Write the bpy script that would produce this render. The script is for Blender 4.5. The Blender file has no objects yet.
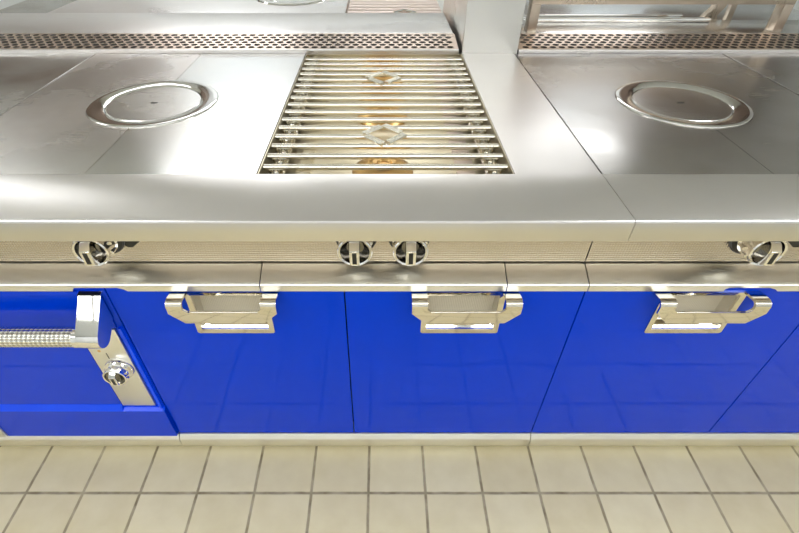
import bpy, bmesh, math, random
from math import sin, cos, pi, radians
from mathutils import Vector, Matrix
random.seed(7)
scene = bpy.context.scene
COL = scene.collection
CH = 1.4; CD = 0.775      # camera height and distance in front of the door plane

# ------------------------------------------------------------------ materials
def new_mat(name):
    m = bpy.data.materials.new(name); m.use_nodes = True
    nt = m.node_tree; b = nt.nodes['Principled BSDF']
    return m, nt, b
def coords(nt, scale=(1,1,1), loc=(0,0,0)):
    g = nt.nodes.new('ShaderNodeNewGeometry')
    mp = nt.nodes.new('ShaderNodeMapping'); mp.inputs['Scale'].default_value = scale; mp.inputs['Location'].default_value = loc
    nt.links.new(g.outputs['Position'], mp.inputs['Vector']); return mp.outputs['Vector']
def noise(nt, vec, scale, detail=3):
    n = nt.nodes.new('ShaderNodeTexNoise'); n.inputs['Scale'].default_value = scale; n.inputs['Detail'].default_value = detail
    nt.links.new(vec, n.inputs['Vector']); return n.outputs['Fac']
def rng(nt, fac, lo, hi, a=0.3, b=0.7):
    r = nt.nodes.new('ShaderNodeMapRange'); r.inputs['From Min'].default_value = a; r.inputs['From Max'].default_value = b
    r.inputs['To Min'].default_value = lo; r.inputs['To Max'].default_value = hi
    nt.links.new(fac, r.inputs['Value']); return r.outputs['Result']
def mixc(nt, fac, c1, c2):
    m = nt.nodes.new('ShaderNodeMix'); m.data_type = 'RGBA'
    m.inputs['A'].default_value = (*c1, 1); m.inputs['B'].default_value = (*c2, 1)
    nt.links.new(fac, m.inputs['Factor']); return m.outputs['Result']
def math_n(nt, op, a, b=None):
    m = nt.nodes.new('ShaderNodeMath'); m.operation = op
    for i, v in enumerate((a, b)):
        if v is None: continue
        if isinstance(v, (int, float)): m.inputs[i].default_value = v
        else: nt.links.new(v, m.inputs[i])
    return m.outputs[0]

def steel(name, c1=(.78,.76,.73), c2=(.64,.62,.58), r0=.2, r1=.34, brush=(2,60,60), bump=.04, smudge=3.0, aniso=0.):
    m, nt, b = new_mat(name)
    b.inputs['Metallic'].default_value = 1
    if aniso:
        b.inputs['Anisotropic'].default_value = aniso
        tv = nt.nodes.new('ShaderNodeCombineXYZ'); tv.inputs[0].default_value = 1
        nt.links.new(tv.outputs[0], b.inputs['Tangent'])
    sm = noise(nt, coords(nt), smudge, 4)
    nt.links.new(mixc(nt, rng(nt, sm, 0, 1), c1, c2), b.inputs['Base Color'])
    br = noise(nt, coords(nt, brush), 12, 2)
    nt.links.new(math_n(nt, 'ADD', rng(nt, sm, r0, r1), rng(nt, br, -.012, .012)), b.inputs['Roughness'])
    bp = nt.nodes.new('ShaderNodeBump'); bp.inputs['Strength'].default_value = bump; bp.inputs['Distance'].default_value = .0003
    nt.links.new(br, bp.inputs['Height']); nt.links.new(bp.outputs['Normal'], b.inputs['Normal'])
    return m
def plain(name, c, rough=.5, metal=0., spec=.5, coat=0.):
    m, nt, b = new_mat(name)
    b.inputs['Metallic'].default_value = metal
    n = noise(nt, coords(nt), 9, 2)
    nt.links.new(mixc(nt, n, tuple(x*.95 for x in c), tuple(min(1, x*1.05) for x in c)), b.inputs['Base Color'])
    b.inputs['Roughness'].default_value = rough
    b.inputs['Specular IOR Level'].default_value = spec
    b.inputs['Coat Weight'].default_value = coat; b.inputs['Coat Roughness'].default_value = .03
    return m
M = {}
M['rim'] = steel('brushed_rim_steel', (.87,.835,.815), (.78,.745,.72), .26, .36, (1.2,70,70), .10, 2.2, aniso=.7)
M['rim_shaded'] = steel('brushed_rim_front_shaded', (.72,.69,.64), (.62,.59,.54), .28, .36, (1.2,70,70), .10, 1.5, aniso=.5)  # same rim steel, darkened in colour for the shade of the aisle side
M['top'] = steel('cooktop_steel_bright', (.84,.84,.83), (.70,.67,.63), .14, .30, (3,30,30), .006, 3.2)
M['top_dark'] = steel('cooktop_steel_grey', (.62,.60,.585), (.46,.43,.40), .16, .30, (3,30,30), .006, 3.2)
M['top_warm'] = steel('cooktop_steel_warm', (.90,.88,.86), (.66,.60,.56), .20, .34, (3,30,30), .006, 3.6)
M['far_steel'] = steel('far_counter_steel', (.90,.93,.95), (.80,.83,.84), .12, .22, (3,30,30), .006, 2.0)
M['chrome_dark'] = None
M['column'] = steel('column_steel', (.74,.73,.69), (.66,.65,.61), .24, .34, (40,40,1.2), .05, 1.4)
M['ledge'] = steel('ledge_steel', (.90,.89,.84), (.82,.80,.74), .27, .36, (1.2,70,70), .05, 2.5)
M['plinth'] = steel('plinth_steel', (.92,.90,.82), (.84,.81,.73), .28, .36, (1.2,70,70), .05, 2.5)
M['vent'] = steel('vent_steel', (.72,.58,.49), (.60,.48,.40), .25, .36, (1.2,70,70), .03, 2.5)
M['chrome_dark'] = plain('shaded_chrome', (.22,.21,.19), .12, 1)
M['chrome'] = plain('polished_chrome', (.86,.84,.80), .05, 1)
M['chrome_warm'] = plain('polished_handle_steel', (.75,.70,.60), .08, 1)
M['grate'] = plain('grate_steel', (.95,.90,.79), .2, 1)
M['frame_steel'] = steel('shelf_frame_steel', (.56,.47,.38), (.46,.38,.30), .25, .35, (40,40,1.2), .03, 2.0)
M['tray'] = plain('grill_tray_steel', (.74,.66,.49), .30, 1)
M['tray_pink'] = plain('grill_tray_rose', (.86,.74,.68), .3, 1)
M['stud'] = plain('stud_steel', (.50,.46,.36), .2, 1)
M['brass'] = plain('burner_brass', (.72,.46,.18), .3, 1)
M['dark'] = plain('black_gap', (.012,.012,.012), .5)
M['black'] = plain('black_plastic', (.01,.01,.01), .3)
M['duct'] = plain('vent_duct_dark', (.03,.018,.012), .6)
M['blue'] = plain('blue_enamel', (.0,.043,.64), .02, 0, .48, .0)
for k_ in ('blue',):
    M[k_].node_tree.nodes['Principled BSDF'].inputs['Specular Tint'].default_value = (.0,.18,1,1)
M['blue_lit'] = plain('blue_enamel_lit_edge', (.0,.075,1.0), .2, 0, .3, .0)  # same blue enamel, brightened in colour where edges catch the light
M['wall'] = plain('wall_paint', (.80,.83,.86), .6)
M['ceil'] = plain('ceiling_paint', (.82,.86,.90), .7)
M['taupe'] = plain('taupe_panel', (.28,.23,.20), .5)
M['brown'] = plain('reflection_cupboard_brown', (.26,.19,.16), .4)
M['white'] = plain('white_frame', (.8,.8,.8), .4)

def embossed(name, c, rough, pitch, ax=('X','Z'), met=1):
    m, nt, b = new_mat(name); b.inputs['Metallic'].default_value = met; b.inputs['Roughness'].default_value = rough
    sp = nt.nodes.new('ShaderNodeSeparateXYZ'); nt.links.new(coords(nt), sp.inputs[0])
    k = 2*pi/pitch
    a = math_n(nt, 'SINE', math_n(nt, 'MULTIPLY', math_n(nt, 'ADD', sp.outputs[ax[0]], sp.outputs[ax[1]]), k))
    c_ = math_n(nt, 'SINE', math_n(nt, 'MULTIPLY', math_n(nt, 'SUBTRACT', sp.outputs[ax[0]], sp.outputs[ax[1]]), k))
    h = math_n(nt, 'MULTIPLY', a, c_)
    nt.links.new(mixc(nt, rng(nt, h, 0, 1, -1, 1), tuple(x*.84 for x in c), c), b.inputs['Base Color'])
    bp = nt.nodes.new('ShaderNodeBump'); bp.inputs['Strength'].default_value = .5; bp.inputs['Distance'].default_value = .0010
    nt.links.new(h, bp.inputs['Height']); nt.links.new(bp.outputs['Normal'], b.inputs['Normal'])
    return m
M['panel'] = embossed('linen_embossed_panel', (.56,.48,.37), .24, .012)
M['recess'] = embossed('linen_embossed_recess', (.72,.66,.54), .45, .0085, met=.25)

def knurl():                                      # diamond knurling round the x axis
    m, nt, b = new_mat('knurled_steel'); b.inputs['Metallic'].default_value = 1; b.inputs['Roughness'].default_value = .25
    tc = nt.nodes.new('ShaderNodeTexCoord'); sp = nt.nodes.new('ShaderNodeSeparateXYZ'); nt.links.new(tc.outputs['Object'], sp.inputs[0])
    ang = math_n(nt, 'MULTIPLY', math_n(nt, 'ARCTAN2', sp.outputs['Z'], sp.outputs['Y']), 9)
    xx = math_n(nt, 'MULTIPLY', sp.outputs['X'], 2*pi/.021)
    h = math_n(nt, 'MULTIPLY', math_n(nt, 'SINE', math_n(nt, 'ADD', xx, ang)), math_n(nt, 'SINE', math_n(nt, 'SUBTRACT', xx, ang)))
    nt.links.new(mixc(nt, rng(nt, h, 0, 1, -.5, .5), (.50,.48,.42), (.95,.93,.87)), b.inputs['Base Color'])
    bp = nt.nodes.new('ShaderNodeBump'); bp.inputs['Strength'].default_value = .6; bp.inputs['Distance'].default_value = .0015
    nt.links.new(h, bp.inputs['Height']); nt.links.new(bp.outputs['Normal'], b.inputs['Normal'])
    return m
M['knurl'] = knurl()

def tiles():
    m, nt, b = new_mat('beige_floor_tiles')
    sp = nt.nodes.new('ShaderNodeSeparateXYZ'); nt.links.new(coords(nt), sp.inputs[0])
    P = .168
    wob = rng(nt, noise(nt, coords(nt), 25, 2), -.0004, .0004)
    def line(out, off):
        f = math_n(nt, 'FRACT', math_n(nt, 'ADD', math_n(nt, 'DIVIDE', math_n(nt, 'ADD', math_n(nt, 'SUBTRACT', out, off), wob), P), 100.5))
        return math_n(nt, 'MULTIPLY', math_n(nt, 'ABSOLUTE', math_n(nt, 'SUBTRACT', f, .5)), P)
    d = math_n(nt, 'MINIMUM', line(sp.outputs['X'], -.037), line(sp.outputs['Y'], -.151))
    g = rng(nt, d, 0, 1, .0028, .0048)            # 0 in the grout, 1 on the tile
    # per-tile tone
    cx = math_n(nt, 'FLOOR', math_n(nt, 'DIVIDE', math_n(nt, 'SUBTRACT', sp.outputs['X'], -.037), P))
    cy = math_n(nt, 'FLOOR', math_n(nt, 'DIVIDE', math_n(nt, 'SUBTRACT', sp.outputs['Y'], -.151), P))
    cb = nt.nodes.new('ShaderNodeCombineXYZ'); nt.links.new(cx, cb.inputs[0]); nt.links.new(cy, cb.inputs[1])
    wn = nt.nodes.new('ShaderNodeTexWhiteNoise'); wn.noise_dimensions = '2D'; nt.links.new(cb.outputs[0], wn.inputs['Vector'])
    n2 = noise(nt, coords(nt), 14, 5)
    tone = math_n(nt, 'ADD', math_n(nt, 'MULTIPLY', wn.outputs['Value'], .30), math_n(nt, 'MULTIPLY', n2, .70))
    tile = mixc(nt, rng(nt, tone, 0, 1, .2, .8), (.62,.53,.31), (.74,.66,.43))
    n3 = noise(nt, coords(nt), 20, 4)
    gr = mixc(nt, rng(nt, n3, 0, 1), (.20,.155,.08), (.46,.39,.25))
    mx = nt.nodes.new('ShaderNodeMix'); mx.data_type = 'RGBA'; nt.links.new(g, mx.inputs['Factor'])
    nt.links.new(gr, mx.inputs['A']); nt.links.new(tile, mx.inputs['B'])
    nt.links.new(mx.outputs['Result'], b.inputs['Base Color'])
    nt.links.new(rng(nt, g, .8, .38, 0, 1), b.inputs['Roughness'])
    bp = nt.nodes.new('ShaderNodeBump'); bp.inputs['Strength'].default_value = .5; bp.inputs['Distance'].default_value = .002
    nt.links.new(math_n(nt, 'ADD', g, math_n(nt, 'MULTIPLY', n2, .15)), bp.inputs['Height']); nt.links.new(bp.outputs['Normal'], b.inputs['Normal'])
    return m
M['tiles'] = tiles()
def emit(name, c, s):
    m, nt, b = new_mat(name); b.inputs['Base Color'].default_value = (.8,.8,.8,1)
    b.inputs['Emission Color'].default_value = (*c,1); b.inputs['Emission Strength'].default_value = s
    return m
M['lamp'] = emit('added_lamp_diffuser', (.95,.975,1), 7.6)
M['lamp_dim'] = emit('added_far_lamp_diffuser', (.95,.98,1), 4.6)

# ------------------------------------------------------------------ mesh helpers
def box(bm, x0, x1, y0, y1, z0, z1, bev=0, seg=2):
    r = bmesh.ops.create_cube(bm, size=1, matrix=Matrix.Translation(((x0+x1)/2, (y0+y1)/2, (z0+z1)/2)) @ Matrix.Diagonal((x1-x0, y1-y0, z1-z0, 1)))
    if bev:
        es = list({e for v in r['verts'] for e in v.link_edges})
        bmesh.ops.bevel(bm, geom=es, offset=bev, segments=seg, affect='EDGES', profile=.6)
def prism(bm, pts, a0, a1, axis='X', bev=0):
    """extrude closed 2D outline; axis X: pts are (y,z); axis Y: pts are (x,z); axis Z: pts are (x,y)"""
    def P(p, a): return {'X': (a, p[0], p[1]), 'Y': (p[0], a, p[1]), 'Z': (p[0], p[1], a)}[axis]
    v0 = [bm.verts.new(P(p, a0)) for p in pts]; v1 = [bm.verts.new(P(p, a1)) for p in pts]
    n = len(pts); fs = [bm.faces.new(v0), bm.faces.new(v1[::-1])]
    for i in range(n): fs.append(bm.faces.new((v0[i], v1[i], v1[(i+1)%n], v0[(i+1)%n])))
    if bev:
        es = [e for e in {e for f in fs[:2] for e in f.edges}]
        bmesh.ops.bevel(bm, geom=es, offset=bev, segments=2, affect='EDGES', profile=.6)
def lathe(bm, prof, c, axis='Z', seg=48, squash=1):
    """prof: list of (r,h); closed ends where r==0"""
    rings = []
    for r, h in prof:
        ring = []
        if r < 1e-6:
            p = [(0, 0, h)]
        else:
            p = [(r*cos(2*pi*i/seg), r*sin(2*pi*i/seg), h) for i in range(seg)]
        for x, y, z in p:
            if axis == 'Y': x, y, z = x, -z, y          # h grows towards the viewer (-y)
            if axis == 'X': x, y, z = z, x, y
            ring.append(bm.verts.new((c[0]+x, c[1]+y, c[2]+z)))
        rings.append(ring)
    for a, b in zip(rings, rings[1:]):
        if len(a) == 1 and len(b) == 1: continue
        for i in range(seg):
            j = (i+1) % seg
            if len(a) == 1: bm.faces.new((a[0], b[i], b[j]))
            elif len(b) == 1: bm.faces.new((a[i], a[j], b[0]))
            else: bm.faces.new((a[i], a[j], b[j], b[i]))
def rod(bm, p, q, r, seg=12):
    p = Vector(p); q = Vector(q); d = q-p
    rot = d.to_track_quat('Z', 'Y').to_matrix().to_4x4()
    bmesh.ops.create_cone(bm, cap_ends=True, segments=seg, radius1=r, radius2=r, depth=d.length, matrix=Matrix.Translation((p+q)/2) @ rot)
def obj(name, bm, mat, parent=None, smooth=True, origin=None):
    bmesh.ops.recalc_face_normals(bm, faces=bm.faces)
    me = bpy.data.meshes.new(name)
    par = parent
    off = Vector((0,0,0)) if par is None else world_loc(par)
    if origin is not None:
        o_ = Vector(origin); bm.transform(Matrix.Translation(-o_))
    else:
        o_ = off.copy(); bm.transform(Matrix.Translation(-o_))
    bm.to_mesh(me); bm.free()
    for p in me.polygons: p.use_smooth = smooth
    if smooth:
        me.set_sharp_from_angle(angle=radians(32))
    mats = mat if isinstance(mat, (list, tuple)) else [mat]
    for m in mats: me.materials.append(m)
    o = bpy.data.objects.new(name, me); COL.objects.link(o)
    if par is not None: o.parent = par
    o.location = o_ - off
    return o
def world_loc(o):
    v = Vector((0,0,0))
    while o is not None: v += o.location; o = o.parent
    return v
def tag(o, label, cat, group=None):
    o['label'] = label; o['category'] = cat
    if group: o['group'] = group
    return o
def thing(name, label, cat, loc, group=None):
    o = bpy.data.objects.new(name, None); COL.objects.link(o); o.location = loc; o.empty_display_size = .05
    return tag(o, label, cat, group)
def struct(name, bm, mat):
    o = obj(name, bm, mat, smooth=False); o['kind'] = 'structure'; return o
def B(): return bmesh.new()
def bx(name, x0,x1,y0,y1,z0,z1, mat, parent=None, bev=0, **k):
    bm = B(); box(bm, x0,x1,y0,y1,z0,z1,bev); return obj(name, bm, mat, parent, **k)

# ------------------------------------------------------------------ room
RX0, RX1, RY0, RY1, RZ = -4.2, 4.2, -3.0, 4.6, 2.75
bm = B(); box(bm, RX0, RX1, RY0, RY1, -.05, 0); struct('floor', bm, M['tiles'])
bm = B(); box(bm, RX0, RX1, RY0, RY1, RZ, RZ+.05); struct('ceiling', bm, M['ceil'])
bm = B(); box(bm, RX0, RX1, RY1, RY1+.05, 0, RZ); struct('wall_far', bm, M['wall'])
bm = B(); box(bm, RX0, RX1, RY0-.05, RY0, 0, RZ); struct('wall_near', bm, M['wall'])
bm = B(); box(bm, RX0-.05, RX0, RY0, RY1, 0, RZ); struct('wall_left', bm, M['wall'])
bm = B(); box(bm, RX1, RX1+.05, RY0, RY1, 0, RZ); struct('wall_right', bm, M['wall'])
def reflection_cupboard(label, x0, x1, n):  # unseen cupboards, added to give the steel tops dark reflections
    t = thing('reflection_cupboard', label, 'cupboard', ((x0+x1)/2, RY1-.2, 1.8))
    bx('carcass', x0, x1, RY1-.38, RY1-.002, 1.80, RZ-.002, M['taupe'], t, smooth=False)
    for k in range(n):
        a = x0+(x1-x0)*k/n; b_ = x0+(x1-x0)*(k+1)/n
        d = bx('door', a+.004, b_-.004, RY1-.40, RY1-.381, 1.81, RZ-.02, M['brown'], t, .003)
        bx('handle', b_-.06, b_-.045, RY1-.42, RY1-.401, 1.85, 2.05, M['chrome'], d, .003)
reflection_cupboard('unseen brown cupboard high on the far wall at the left, added for its reflection', -4.1, -2.3, 3)
reflection_cupboard('unseen brown cupboard high on the far wall at the right, added for its reflection', 2.75, 4.1, 3)
reflection_cupboard('unseen narrow brown cupboard high on the far wall behind the column, added for its reflection', 1.25, 1.75, 1)

# unseen ceiling luminaires, added to light the room and brighten the steel reflections
for (lx, ly, where) in ((-2.8,-2.0,'aisle, far left'), (-1.4,-2.0,'aisle, left'), (0,-2.0,'aisle, middle'), (1.4,-2.0,'aisle, right'), (2.8,-2.0,'aisle, far right'), (.3,3.5,'beyond the column'), (-1.45,3.3,'beyond the left hob'), (-1.45,4.1,'by the far wall, left'), (2.0,4.0,'by the far wall, right'), (-3.1,2.2,'left corner'), (-1.9,.2,'over the left hob'), (1.9,.2,'over the right hob')):
    t = thing('added_ceiling_light', 'unseen white panel light added on the ceiling, %s' % where, 'light', (lx, ly, RZ-.03), 'added ceiling panel lights')
    bm = B()
    for (a,b_,c,d) in ((-.65,.65,-.35,-.32),(-.65,.65,.32,.35),(-.65,-.62,-.32,.32),(.62,.65,-.32,.32)):
        box(bm, lx+a, lx+b_, ly+c, ly+d, RZ-.04, RZ)
    obj('frame', bm, M['white'], t, smooth=False)
    bx('diffuser', lx-.62, lx+.62, ly-.32, ly+.32, RZ-.03, RZ-.015, M['lamp'] if ly < 2 else M['lamp_dim'], t, smooth=False)

# ------------------------------------------------------------------ island geometry constants
XL, XA, XM, XR, XE = -1.75, -.623, -.083, .463, 1.01   # module lines
XEND = 1.90
ZT = .914
# ---- floor cabinets
def plinth(parent, x0, x1):
    bm = B(); prism(bm, [(.30,.014),(-.011,.014),(-.013,.018),(-.013,.053),(-.0115,.056),(-.002,.0685),(.002,.0700),(.30,.0700)], x0+.001, x1-.001, 'X')
    return obj('plinth', bm, M['plinth'], parent)
def body(parent, x0, x1):
    bm = B(); prism(bm, [(.040,.0715),(.93,.0715),(.93,.795),(.062,.795),(.062,.69),(.040,.69)], x0+.002, x1-.002, 'X'); return obj('carcass', bm, M['dark'], parent, smooth=False)

def door(parent, x0, x1, hx=None):
    """blue slab with rectangular opening for the pull"""
    g = .0016
    X = [x0+g, hx-.084, hx+.084, x1-g]; Z = [.0745, .549, .664, .689]
    bm = B()
    if hx is None: return
    vf = [[bm.verts.new((x, 0, z)) for x in X] for z in Z]; vb = [[bm.verts.new((x, .02, z)) for x in X] for z in Z]
    for i in range(3):
        for j in range(3):
            if i == 1 and j == 1: continue
            bm.faces.new((vf[i][j], vf[i][j+1], vf[i+1][j+1], vf[i+1][j])); bm.faces.new((vb[i][j], vb[i+1][j], vb[i+1][j+1], vb[i][j+1]))
    for i in range(3):
        bm.faces.new((vf[i][0], vf[i+1][0], vb[i+1][0], vb[i][0])); bm.faces.new((vf[i][3], vb[i][3], vb[i+1][3], vf[i+1][3]))
        bm.faces.new((vf[0][i], vb[0][i], vb[0][i+1], vf[0][i+1])); bm.faces.new((vf[3][i], vf[3][i+1], vb[3][i+1], vb[3][i]))
    for (a, b_) in (((1,1),(1,2)), ((1,2),(2,2)), ((2,2),(2,1)), ((2,1),(1,1))):
        bm.faces.new((vf[a[0]][a[1]], vf[b_[0]][b_[1]], vb[b_[0]][b_[1]], vb[a[0]][a[1]]))
    d = obj('door', bm, M['blue'], parent, smooth=False)
    # frame round the cup
    bm = B()
    o = (hx-.094, hx+.094, .535, .671); i_ = (hx-.081, hx+.081, .5475, .6625)
    y0, y1 = -.004, .003
    ov = [(o[0],o[2]+.004),(o[0]+.004,o[2]),(o[1]-.004,o[2]),(o[1],o[2]+.004),(o[1],o[3]),(o[0],o[3])]
    iv = [(i_[0],i_[2]),(i_[0],i_[2]),(i_[1],i_[2]),(i_[1],i_[2]),(i_[1],i_[3]),(i_[0],i_[3])]
    A = [bm.verts.new((p[0], y0, p[1])) for p in ov]; Bv = [bm.verts.new((p[0], y0, p[1])) for p in iv]
    C = [bm.verts.new((p[0], y1, p[1])) for p in ov]; D = [bm.verts.new((p[0], y1, p[1])) for p in iv]
    for k in range(6):
        n = (k+1) % 6
        for q in ((A[k],A[n],Bv[n],Bv[k]), (C[n],C[k],D[k],D[n]), (A[k],C[k],C[n],A[n]), (Bv[n],D[n],D[k],Bv[k])):
            try: bm.faces.new(q)
            except Exception: pass
    bmesh.ops.remove_doubles(bm, verts=bm.verts, dist=1e-5)
    obj('pull_frame', bm, M['chrome_warm'], d, smooth=False)
    # the cup: embossed back, side cheeks; bright sloped floor
    bm = B()
    box(bm, hx-.083, hx+.083, .034, .037, .551, .663)
    box(bm, hx-.0836, hx-.0815, .003, .037, .550, .663); box(bm, hx+.0815, hx+.0836, .003, .037, .550, .663)
    box(bm, hx-.083, hx+.083, .003, .037, .661, .6635)
    obj('pull_recess', bm, M['recess'], d, smooth=False)
    bm = B(); prism(bm, [(.001,.5485),(.022,.5670),(.034,.5672),(.034,.5692),(.022,.5690),(.001,.5505)], hx-.081, hx+.081, 'X')
    obj('recess_floor', bm, M['chrome'], d, smooth=False)
    # the bow handle
    bm = B(); yf = -.046
    w = .1215
    out = [(-w,.663),(-w,.645),(-.090,.6145),(.090,.6145),(w,.645),(w,.663),(w-.035,.663),(w-.035,.656),(.078,.6476),(-.078,.6476),(-w+.035,.656),(-w+.035,.663)]
    # built from convex pieces in one mesh, shared outline
    L = [(-w,.663),(-w,.645),(-.090,.6145),(-.078,.6476),(-w+.035,.656),(-w+.035,.663)]
    prism(bm, [(hx+x, z) for x, z in out], yf, yf+.006, 'Y', .001)
    for s in (-1, 1):
        xa, xb = sorted((hx+s*w, hx+s*(w-.035)))
        R = .015; n = 8
        arc_o = [(yf+R-R*sin(k/n*pi/2), .663+R*cos(k/n*pi/2)) for k in range(n+1)]
        arc_i = [(yf+R-(R-.006)*sin(k/n*pi/2), .663+(R-.006)*cos(k/n*pi/2)) for k in range(n+1)]
        prof = [(.000,.673)] + arc_o + arc_i[::-1] + [(.000,.667)]
        prism(bm, prof, xa, xb, 'X')
    obj('handle', bm, M['chrome_warm'], d)
    return d

def cabinet(label, x0, xm, x1, doors):
    t = thing('base_cabinet', label, 'cabinet', ((x0+x1)/2, 0, 0.0), None)
    body(t, x0, x1); plinth(t, x0, x1)
    for (a, b_) in doors: door(t, a, b_, (a+b_)/2)
    return t
cabinet('blue two-door base cabinet in the middle, below the bar grate, with two bow handles', XA, XM, XR, [(XA, XM), (XM, XR)])
cabinet('blue base cabinet at the right, below the grey-topped hob, with one handle in view', XR, XE, XE+.547, [(XR, XE), (XE, XE+.547)])

# ---- knobs
def knob(parent, x, z, yb, s=1.0, name='knob', dp=1.0, bz='black'):
    D = s*dp
    bm = B()
    lathe(bm, [(0,0),(.037*s,0),(.037*s,.008*D),(.0335*s,.012*D),(.0315*s,.026*D),(.0325*s,.038*D),(.0362*s,.041*D),(.0368*s,.048*D),(.0345*s,.0505*D),(.0310*s,.0485*D)], (x, yb-.008, z), 'Y', 56)
    for k in range(8):                         # grip bumps round the skirt
        a = 2*pi*k/8+.2
        px, pz = x+.0335*s*cos(a), z+.0335*s*sin(a)
        rod(bm, (px, yb-.016, pz), (px, yb-.008-.026*D, pz), .0042*s, 10)
    kb = obj(name, bm, M['chrome'], parent)
    bm = B(); lathe(bm, [(.0312*s,.0486*D),(.0285*s,.040*D),(.018*s,.030*D),(0,.027*D)], (x, yb-.008, z), 'Y', 48)
    obj('dished_face', bm, M['chrome_dark'], kb)
    bm = B(); lathe(bm, [(0,0),(.046*s,0),(.046*s,.004),(.043*s,.008),(0,.008)], (x, yb, z), 'Y', 48)
    obj('bezel', bm, M[bz], kb)
    # raised finger bar standing proud of the dished face
    bm = B(); y0 = yb-.008-.030*D; y1 = yb-.008-.066*D
    w = .0105*s; h = .0330*s
    prism(bm, [(y0, z+h*.98), (y1+.012*s, z+h*.80), (y1, z+h*.42), (y1, z-h*.62), (y1+.006*s, z-h*.76), (y0, z-h)], x-w, x+w, 'X', .0018*s)
    g = obj('grip', bm, M['chrome'], kb)
    bx('pointer_slot', x-.0045*s, x+.0045*s, y1-.0006, y1+.001, z-h*.52, z+h*.34, M['black'], kb, smooth=False)
    return kb

# ---- control fascia panels (behind the front edge of the worktop)
def fascia(label, x0, x1, knobs, marks):
    t = thing('control_panel', label, 'control panel', ((x0+x1)/2, .045, .70), None)
    bx('fascia', x0+.0015, x1-.0015, .045, .055, .7222, .866, M['panel'], t, smooth=False)
    for x in knobs: knob(t, x, .793, .045)
    for x in marks:
        bm = B(); prism(bm, [(x-.025,.815),(x+.025,.815),(x+.024,.779),(x+.005,.764),(x-.005,.764),(x-.024,.779)], .0435, .0455, 'Y')
        obj('indicator_mark', bm, M['black'], t, smooth=False)
fascia('embossed steel control panel at the left and middle with three chrome knobs', -1.7, XR, [-.604, -.0545, .0615], [-.553])
fascia('embossed steel control panel at the right with a single chrome knob', XR, XEND, [.805], [.915])

# ---- ledge rails below the fascia
def ledge(label, x0, x1, notches=()):
    bm = B(); g = .0012
    prism(bm, [(.060,.7185),(.045,.7185),(.002,.7005),(-.004,.6985),(-.007,.695),(-.007,.6925),(-.001,.6925),(-.001,.695),(.045,.7145),(.060,.7145)], x0+g, x1-g, 'X')
    # lip with its notches, as one sheet
    pts = [(x0+g,.693),(x0+g,.678)]
    for a, b_ in notches:
        pts += [(a,.678),(a+.002,.684),(a+.008,.6885),(b_-.022,.6885),(b_-.008,.684),(b_,.678)]
    pts += [(x1-g,.678),(x1-g,.693)]
    prism(bm, pts, -.007, -.0035, 'Y')
    o = obj('front_ledge', bm, M['ledge'], None, origin=((x0+x1)/2, 0, .70))
    tag(o, label, 'rail', None); return o
ledge('long steel ledge at the left, above the oven door and first blue door', -1.7, -.27, [(-.692,-.568)])
ledge('steel ledge in the middle, under the pair of knobs', -.27, .281)
ledge('short steel ledge between two joints, above the right arm of the middle handle', .281, XR)
ledge('steel ledge at the right, below the single right-hand knob', XR, XEND, [(.768,.890)])

# ---- oven unit on the left
t = thing('oven', 'blue oven with a knurled bar handle and a steel control strip at the far left', 'oven', (-1.16, 0, 0))
body(t, -1.7, XA); plinth(t, -1.7, XA)
bm = B(); box(bm, -1.7, XA-.0016, 0, .02, .0745, .689); obj('front_panel', bm, M['blue'], t, smooth=False)
# raised lower panel with an upward-facing bevel, and the raised edge right of the strip
bm = B(); prism(bm, [(0,.0748),(-.012,.0748),(-.012,.208),(0,.216)], -1.69, XA-.002, 'X'); lp = obj('lower_panel', bm, M['blue'], t, smooth=False)
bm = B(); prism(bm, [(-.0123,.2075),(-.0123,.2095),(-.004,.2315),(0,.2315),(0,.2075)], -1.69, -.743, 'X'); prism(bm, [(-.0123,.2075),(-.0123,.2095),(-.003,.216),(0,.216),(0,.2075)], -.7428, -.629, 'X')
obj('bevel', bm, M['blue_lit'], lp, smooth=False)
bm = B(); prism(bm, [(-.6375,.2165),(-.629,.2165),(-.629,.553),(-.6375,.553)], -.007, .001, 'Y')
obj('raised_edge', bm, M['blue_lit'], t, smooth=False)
bm = B(); prism(bm, [(-1.69,.233),(-.743,.233),(-.743,.553),(-.640,.553),(-.640,.674),(-1.69,.674)], -.004, 0, 'Y')
od = obj('oven_door', bm, M['blue'], t, smooth=False)
# handle: bracket and knurled tube
TY, TZ, TR = -.063, .588, .0235
bm = B()
n = 10; arc = [(TY+.0260*cos(a), TZ+.0260*sin(a)) for a in [radians(130+k*(200)/n) for k in range(n+1)]]
prof = [(.0,.672),(-.012,.672)] + arc + [(-.012,.594),(0,.60)]
prism(bm, prof, -.681, -.630, 'X', .0015)
hb = obj('oven_handle', bm, M['chrome'], t)
bx('dark_reflection', -.680, -.631, -.016, -.004, .6722, .6755, M['black'], hb, smooth=False)  # black strip standing in for a dark reflection on the polished bracket
bm = B(); lathe(bm, [(0,-1.62),(TR,-1.62),(TR,-.681),(0,-.681)], (0, TY, TZ), 'X', 48)
obj('knurled_tube', bm, M['knurl'], hb, origin=(-1.15, TY, TZ))
bm = B(); lathe(bm, [(TR+.0008,-.692),(TR+.0016,-.691),(TR+.0016,-.681),(TR+.0008,-.6805)], (0, TY, TZ), 'X', 40)
obj('end_collar', bm, M['chrome'], hb)
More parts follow.
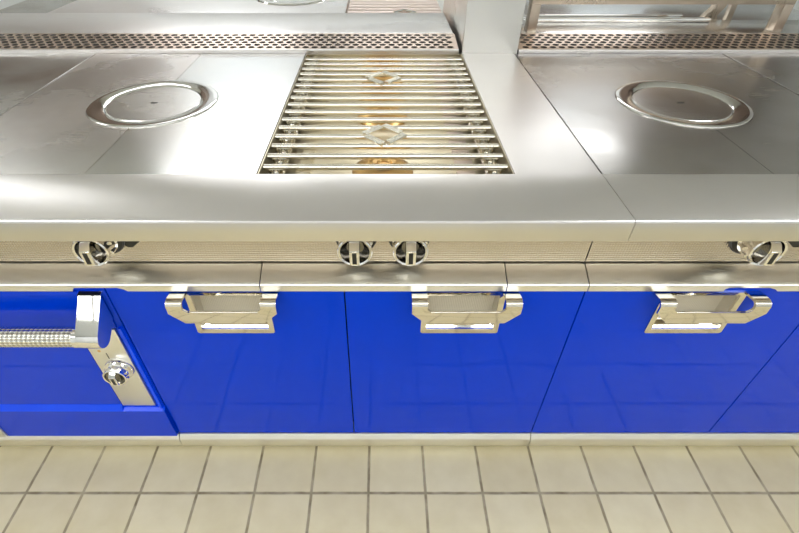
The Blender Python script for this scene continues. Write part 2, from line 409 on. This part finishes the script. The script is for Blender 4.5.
# steel control strip
bm = B(); box(bm, -.739, -.646, -.006, 0, .229, .549, .001)
st = obj('control_strip', bm, M['ledge'], t)
st['label'] = 'brushed steel strip with the oven knob'
knob(st, -.686, .400, -.006, .82, 'oven_knob', .62, 'chrome')
bm = B(); box(bm, -.700, -.698, -.0068, -.0055, .440, .462); obj('tick_mark', bm, M['black'], st, smooth=False)
bm = B(); lathe(bm, [(0,0),(.004,0),(.004,.001),(0,.001)], (-.714, -.0058, .470), 'Y', 16); obj('indicator_dot', bm, M['brass'], st)
# hinge plate at bottom left
bm = B(); box(bm, -1.25, -1.140, -.017, -.0125, .078, .150, .001)
hg = obj('hinge_plate', bm, M['ledge'], t)
bm = B()
box(bm, -1.240, -1.185, -.0178, -.0168, .100, .104); box(bm, -1.240, -1.190, -.0178, -.0168, .118, .121)
lathe(bm, [(0,0),(.004,0),(.004,.001),(0,.001)], (-1.160, -.0168, .095), 'Y', 14)
obj('hinge_slot', bm, M['black'], hg, smooth=False)

# ------------------------------------------------------------------ worktops
YF, YB0, YB1 = -.073, .100, .950
def worktop(label, x0, x1, extra):
    t = thing('worktop', label, 'worktop', ((x0+x1)/2, 0, ZT-.05))
    bm = B(); g = .0006
    prof = [(YB0,ZT),(YF+.005,ZT),(YF+.0018,ZT-.0014),(YF,ZT-.005),(YF+.001,ZT-.046),(YF+.004,ZT-.048),(YF+.05,ZT-.048),(YB0,ZT-.046)]
    prism(bm, prof, x0+g, x1-g, 'X'); fr = obj('front_rim', bm, [M['rim'], M['rim_shaded']], t)
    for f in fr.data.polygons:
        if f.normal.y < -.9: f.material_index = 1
    for (a, b_, nm, mt) in extra:
        bm = B(); box(bm, a, b_, YB0+.0006, YB1, ZT-.046, ZT-.0005, .0004, 1); obj(nm, bm, mt, t, smooth=False)
    return t
worktop('long brushed steel worktop edge at the left, running in front of the bar grate', XL, XR, [(.281, XR-.001, 'side_strip', M['rim']), (XL, -.992, 'side_plate', M['top'])])
worktop('brushed steel worktop edge at the right, from the slanted joint to the picture edge', XR, XEND, [(1.187, XEND, 'side_plate', M['top_dark'])])

# ---- solid tops with ring
def solid_top(label, xc, mat, x0, x1, tilt):
    t = thing('solid_top', label, 'hob', (xc, .525, ZT-.03))
    R = .170; yc = .503; N = 96
    z1 = ZT-.002; z0 = ZT-.030
    ya, yb = YB0+.003, YB1-.002
    for sgn, a, b_ in ((-1, x0, xc-.0006), (1, xc+.0006, x1)):
        # half plate with a semicircular cut
        arc = [(xc+sgn*max(.0006, (R+.0008)*sin(pi*k/40)), yc-(R+.0008)*cos(pi*k/40)) for k in range(41)]
        far = b_ if sgn > 0 else a; near = a if sgn > 0 else b_
        bm = B()
        # ring of quads from the arc to the outer rectangle path
        outer = []
        for k in range(41):
            th = pi*k/40; dx, dy = sin(th), -cos(th)
            W = abs(far-xc); Hh = (yc-ya) if dy < 0 else (yb-yc)
            tt = min(W/dx if dx > 1e-6 else 1e9, Hh/abs(dy) if abs(dy) > 1e-6 else 1e9)
            outer.append((xc+sgn*max(.0006, dx*tt), yc+dy*tt))
        # add the corners exactly
        def snap(cx_, cy_):
            k = min(range(41), key=lambda i: (outer[i][0]-cx_)**2+(outer[i][1]-cy_)**2); outer[k] = (cx_, cy_)
        snap(far, ya); snap(far, yb)
        for zz, flip in ((z1, 0), (z0, 1)):
            ai = [bm.verts.new((p[0], p[1], zz)) for p in arc]; oo = [bm.verts.new((p[0], p[1], zz)) for p in outer]
            for k in range(40): bm.faces.new((ai[k], ai[k+1], oo[k+1], oo[k]))
            if not flip: A1, O1 = ai, oo
            else:
                for k in range(40):
                    bm.faces.new((A1[k], A1[k+1], ai[k+1], ai[k])); bm.faces.new((O1[k], O1[k+1], oo[k+1], oo[k]))
        obj('half_plate', bm, (M['top_warm'] if (sgn < 0 and mat is M['top']) else mat), t, smooth=False)
    bm = B(); lathe(bm, [(R-.044,-.02),(R-.044,-.0035),(R-.041,-.0022),(R-.030,-.0012),(R-.014,.0010),(R-.004,.0014),(R-.0008,.0004),(R,-.002),(R,-.02)], (xc, yc, ZT), 'Z', N)
    obj('ring', bm, M['chrome'], t)
    bm = B(); r = R-.0452; lathe(bm, [(0,-.0035),(r-.02,-.0035),(r-.003,-.0035),(r,-.006),(r,-.02),(0,-.02)], (xc, yc, ZT), 'Z', N)
    ld = obj('lid', bm, M['top'], t)
    bm = B(); box(bm, xc-.009, xc+.009, yc-.0035, yc+.0035, ZT-.0036, ZT-.0030, 0); obj('lifting_slot', bm, M['black'], ld, smooth=False)
    bx('support_pan', x0, x1, ya, yb, .797, ZT-.034, M['dark'], t, smooth=False)
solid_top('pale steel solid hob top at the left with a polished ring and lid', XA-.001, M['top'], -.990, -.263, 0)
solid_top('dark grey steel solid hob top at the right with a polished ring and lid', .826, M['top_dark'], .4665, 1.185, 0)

# ---- bar grate in its well
GX0, GX1 = -.258, .279
t = thing('grill_well', 'bright steel drip well with brass burners beneath the bar grate', 'grill', (0, .525, .80))
bm = B()
box(bm, GX0-.003, GX1, YB0+.002, YB1-.001, .800, .806)
box(bm, GX0-.003, GX0-.001, YB0+.002, YB1-.001, .806, ZT-.004); box(bm, GX1-.001, GX1+.001, YB0+.002, YB1-.001, .806, ZT-.002)
box(bm, GX0, GX1-.002, YB0+.0015, YB0+.003, .806, ZT-.01); box(bm, GX0, GX1-.002, YB1-.004, YB1-.002, .806, ZT-.004)
obj('well', bm, M['tray'], t, smooth=False)
bx('drip_tray', GX0+.03, GX1-.03, YB0+.01, YB1-.01, .850, .853, M['tray'], t, smooth=False)
for i in range(15):
    yy = YB0+.020+i*.0545
    for nm, xa, xb, mt in (('baffle', -.205, -.165, 'tray'), ('baffle', .178, .222, 'tray_pink')):
        bx(nm, xa, xb, yy, yy+.040, .8535, .858, M[mt], t, .001)
for yc in (.215, .535, .85):
    bm = B(); lathe(bm, [(0,.020),(.030,.020),(.034,.022),(.046,.020),(.068,.010),(.072,.004),(.072,0),(0,0)], (.004, yc, .8535), 'Z', 40)
    bu = obj('burner', bm, M['brass'], t)
    bm = B(); lathe(bm, [(.020,.0),(.028,.002),(.028,.008),(.018,.008),(.014,.003),(0,.003)], (.008, yc, .8735), 'Z', 28)
    obj('burner_cap', bm, M['brass'], bu)

t = thing('bar_grate', 'polished steel cooking grate of sixteen cross bars with two rod diamonds', 'grate', (0, .525, .88))
for i in range(16):
    y = .142+.0503*i; zc = .9075; r = .0066
    segs = [(GX0+.004, GX1-.006)]
    for dyc in (.286, .687):
        if abs(y-dyc) < .030: segs = [(GX0+.004, -.030), (.040, GX1-.006)]
    bars = []
    for a, b_ in segs:
        bm = B(); rod(bm, (a, y, zc), (b_, y, zc), r, 16); bars.append(obj('bar', bm, M['grate'], t))
    for xs, gb in ((GX0+.016, bars[0]), (GX0+.036, bars[0]), (GX1-.018, bars[-1]), (GX1-.038, bars[-1])):
        bm = B(); lathe(bm, [(0,-.022),(.0055,-.022),(.0055,-.016),(.0075,-.015),(.0075,-.011),(.0045,-.010),(.0045,-.004),(0,-.004)], (xs, y+.012, zc), 'Z', 12)
        obj('stud', bm, M['stud'], gb)
for x in (GX0+.026, GX1-.028):
    bx('side_rail', x-.016, x+.016, YB0+.012, YB1-.02, .878, .8855, M['chrome'], t, .001)
for dyc in (.286, .687):
    q = .050; zc = .917; r = .0045; cx_ = .007
    cs = [Vector((cx_-q, dyc, zc)), Vector((cx_, dyc+q*1.05, zc)), Vector((cx_+q, dyc, zc)), Vector((cx_, dyc-q*1.05, zc))]
    for k in range(4):
        a, b_ = cs[k], cs[(k+1)%4]; d = (b_-a).normalized()
        off = Vector((-d.y, d.x, 0))*.0046
        for side in (-1, 1):
            bm = B(); rod(bm, a+d*.002+off*side, b_+d*(-.012)+off*side, r, 12)
            obj('diamond_rod', bm, M['grate'], t)

# ---- perforated vents
def vent(label, x0, x1):
    t = thing('vent_strip', label, 'vent', ((x0+x1)/2, 1.02, ZT-.05))
    ya, yb, za, zb = YB1+.010, 1.098, ZT+.010, ZT+.027
    rows = 6; P = .0317; h = (yb-ya-.012)/rows
    bm = B()
    def pt(x, y, dz=0): f = (y-ya)/(yb-ya); return (x, y, za+(zb-za)*f+dz)
    y_s = ya+.006
    def quad(a,b_,c,d): bm.faces.new([bm.verts.new(pt(*p)) for p in (a,b_,c,d)])
    quad((x0,ya),(x1,ya),(x1,y_s),(x0,y_s)); quad((x0,yb-.006),(x1,yb-.006),(x1,yb),(x0,yb))
    for r in range(rows):
        y0 = y_s+r*h; y1 = y0+h; ym = (y0+y1)/2
        off = P/2 if r % 2 else 0
        nx = int((x1-x0-.014-off)/P); xs = x0+.012+off
        quad((x0,y0),(xs,y0),(xs,y1),(x0,y1)); quad((xs+nx*P,y0),(x1,y0),(x1,y1),(xs+nx*P,y1))
        for i in range(nx):
            xa = xs+i*P; xm = xa+P/2; K = 12
            ho, hi_ = [], []
            for k in range(K):
                a = 2*pi*k/K+pi/K
                c_, s_ = cos(a), sin(a); m_ = max(abs(c_)*2/P, abs(s_)*2/h)
                ox, oy = c_/m_, s_/m_
                ho.append((xm+ox, ym+oy)); hi_.append((xm+.0118*c_, ym+.0092*s_))
            for cxy in ((xa,y0),(xa+P,y0),(xa+P,y1),(xa,y1)):
                k = min(range(K), key=lambda q: (ho[q][0]-cxy[0])**2+(ho[q][1]-cxy[1])**2); ho[k] = cxy
            vo = [bm.verts.new(pt(*p)) for p in ho]; vi = [bm.verts.new(pt(*p)) for p in hi_]; vd = [bm.verts.new(pt(p[0],p[1],-.0015)) for p in hi_]
            for k in range(K):
                n = (k+1) % K
                bm.faces.new((vo[k],vo[n],vi[n],vi[k])); bm.faces.new((vi[k],vi[n],vd[n],vd[k]))
    pp = obj('perforated_plate', bm, [M['vent'], M['duct']], t, smooth=False)
    for f in pp.data.polygons:
        if abs(f.normal.z) < .6: f.material_index = 1
    bm = B(); prism(bm, [(YB1+.001,ZT-.03),(YB1+.001,ZT+.007),(YB1+.003,ZT+.010),(ya+.001,ZT+.0105),(ya+.001,ZT-.03)], x0, x1, 'X')
    obj('front_lip', bm, M['rim'], t, smooth=False)
    bx('duct', x0+.003, x1-.003, ya+.002, yb, ZT-.05, ZT-.018, M['duct'], t, smooth=False)
vent('long perforated steel vent strip behind the left hob and the grate', XL, .270)
vent('perforated steel vent strip behind the right hob, right of the column', .479, XEND)

# ---- column
bm = B(); box(bm, .2815, .474, YB1+.001, 1.60, ZT-.04, 1.75, .0015, 1)
tag(obj('steel_column', bm, M['column'], None, origin=(.378, 1.28, ZT)), 'square brushed steel column rising from the worktop behind the grate', 'column')

# ---- centre decks behind the vents
def deck(label, x0, x1, y1, mt):
    bm = B(); box(bm, x0, x1, 1.0985, y1, ZT-.05, ZT+.0275, .002, 2)
    return tag(obj('centre_deck', bm, mt, None, origin=((x0+x1)/2, 1.2, ZT)), label, 'worktop')
deck('raised pale steel deck behind the left vent strip', XL, .265, 1.42, M['rim'])
deck('raised steel deck behind the right vent strip, under the shelf frame', .479, XEND, 1.30, M['top'])

# ---- far side of the island
t = thing('far_hob', 'far hob top with a ring, half cut off by the upper edge at the left', 'hob', (-.77, 1.85, ZT))
bx('plate', -1.49, -.16, 1.424, 2.30, ZT-.03, ZT, M['rim'], t, .001)
bm = B(); R = .183; lathe(bm, [(R-.056,.0005),(R-.052,.0035),(R-.018,.006),(R-.004,.0060),(R,.0005)], (-.44, 1.885, ZT), 'Z', 72); obj('ring', bm, M['chrome'], t)
bm = B(); lathe(bm, [(0,.003),(R-.060,.003),(R-.058,.0005)], (-.44, 1.885, ZT), 'Z', 72); obj('lid', bm, M['top'], t)
bx('far_counter', XL, -1.492, 1.424, 2.30, ZT-.05, ZT-.004, M['top'])
tag(bpy.data.objects['far_counter'], 'greenish grey far counter in the upper left corner', 'worktop')
t = thing('far_grate', 'far cooking grate at the upper edge, left of the column', 'grate', (.06, 1.85, ZT))
bx('pan', -.156, .279, 1.424, 2.30, ZT-.05, ZT-.03, M['tray_pink'], t, smooth=False)
for i in range(14):
    bm = B(); y = 1.47+i*.06; rod(bm, (-.15, y, ZT-.004), (.272, y, ZT-.004), .010, 12); obj('bar', bm, M['tray_pink'], t)
bm = B()
for a, b_ in (((.06,1.50),(.10,1.55)),((.10,1.55),(.15,1.50)),((.15,1.50),(.10,1.455)),((.10,1.455),(.06,1.50))):
    rod(bm, (a[0],a[1],ZT+.012), (b_[0],b_[1],ZT+.012), .005, 10)
obj('rod_diamond', bm, M['chrome'], t)
bm = B(); box(bm, .4765, XEND, 1.3015, 2.30, ZT-.05, ZT-.002, .001)
tag(obj('far_counter', bm, M['far_steel'], None, origin=(1.2,1.8,ZT)), 'shiny far counter behind the right-hand shelf frame', 'worktop')
for yy, z_, lab in ((1.26, ZT+.0275, 'near'), (1.46, ZT-.002, 'far')):
    bm = B(); box(bm, .60, 1.30, yy, yy+.022, z_, z_+.014, .004, 2)
    tag(obj('guide_rail', bm, M['chrome'], None, origin=(.95, yy, z_)), 'thin polished rail lying behind the right vent strip, the %s one of two' % lab, 'rail')
# island body under the far half
bm = B(); box(bm, XL, XEND, .955, 2.28, 0, ZT-.055)
tag(obj('island_body', bm, M['ledge'], None, smooth=False, origin=(0,1.6,.05)), 'steel body of the cooking island beneath the far counters', 'cabinet')
bm = B(); box(bm, XEND-.335, XEND, .065, .95, 0, ZT-.055)
tag(obj('end_housing', bm, M['blue'], None, smooth=False, origin=(1.7,.5,.07)), 'blue end housing of the cooking island at the right', 'cabinet')

# shelf frame right
t = thing('shelf_frame', 'steel shelf frame standing on the deck behind the right vent strip', 'shelf', (1.01, 1.13, ZT+.022))
for x in (.558, 1.467):
    bm = B(); box(bm, x-.017, x+.017, 1.115, 1.16, ZT+.0275, 1.032, .002); obj('leg', bm, M['frame_steel'], t)
bm = B(); box(bm, .541, 1.484, 1.115, 1.16, 1.032, 1.075, .002); box(bm, .541, 1.484, 1.40, 1.445, 1.032, 1.075, .002)
box(bm, .541, .575, 1.16, 1.40, 1.036, 1.07); box(bm, 1.450, 1.484, 1.16, 1.40, 1.036, 1.07)
obj('rail', bm, M['frame_steel'], t)
bm = B(); prism(bm, [(1.345,.9125),(1.405,.9125),(1.412,.925),(1.402,.935),(1.425,.965),(1.442,1.0),(1.448,1.034),(1.405,1.034),(1.395,1.0),(1.378,.955),(1.352,.930)], 1.40, 1.43, 'Y', .002)
obj('curved_leg', bm, M['frame_steel'], t)
for x in (.558, 1.467):
    bm = B(); box(bm, x-.012, x+.012, 1.41, 1.435, ZT-.002, 1.033, .002); obj('rear_leg', bm, M['frame_steel'], t)

# ------------------------------------------------------------------ camera and light
cam = bpy.data.cameras.new('camera'); co = bpy.data.objects.new('camera', cam); COL.objects.link(co)
co.location = (0, -CD, CH); co.rotation_euler = (radians(90-40.2), 0, 0)
cam.sensor_width = 36; cam.lens = 469/799*36; cam.shift_x = (399.5-381)/799
cam.clip_start = .02
scene.camera = co
w = bpy.data.worlds.new('world'); scene.world = w; w.use_nodes = True
w.node_tree.nodes['Background'].inputs[0].default_value = (1,.98,.95,1); w.node_tree.nodes['Background'].inputs[1].default_value = .4
scene.view_settings.view_transform = 'Standard'; scene.view_settings.look = 'None'
scene.view_settings.exposure = 0
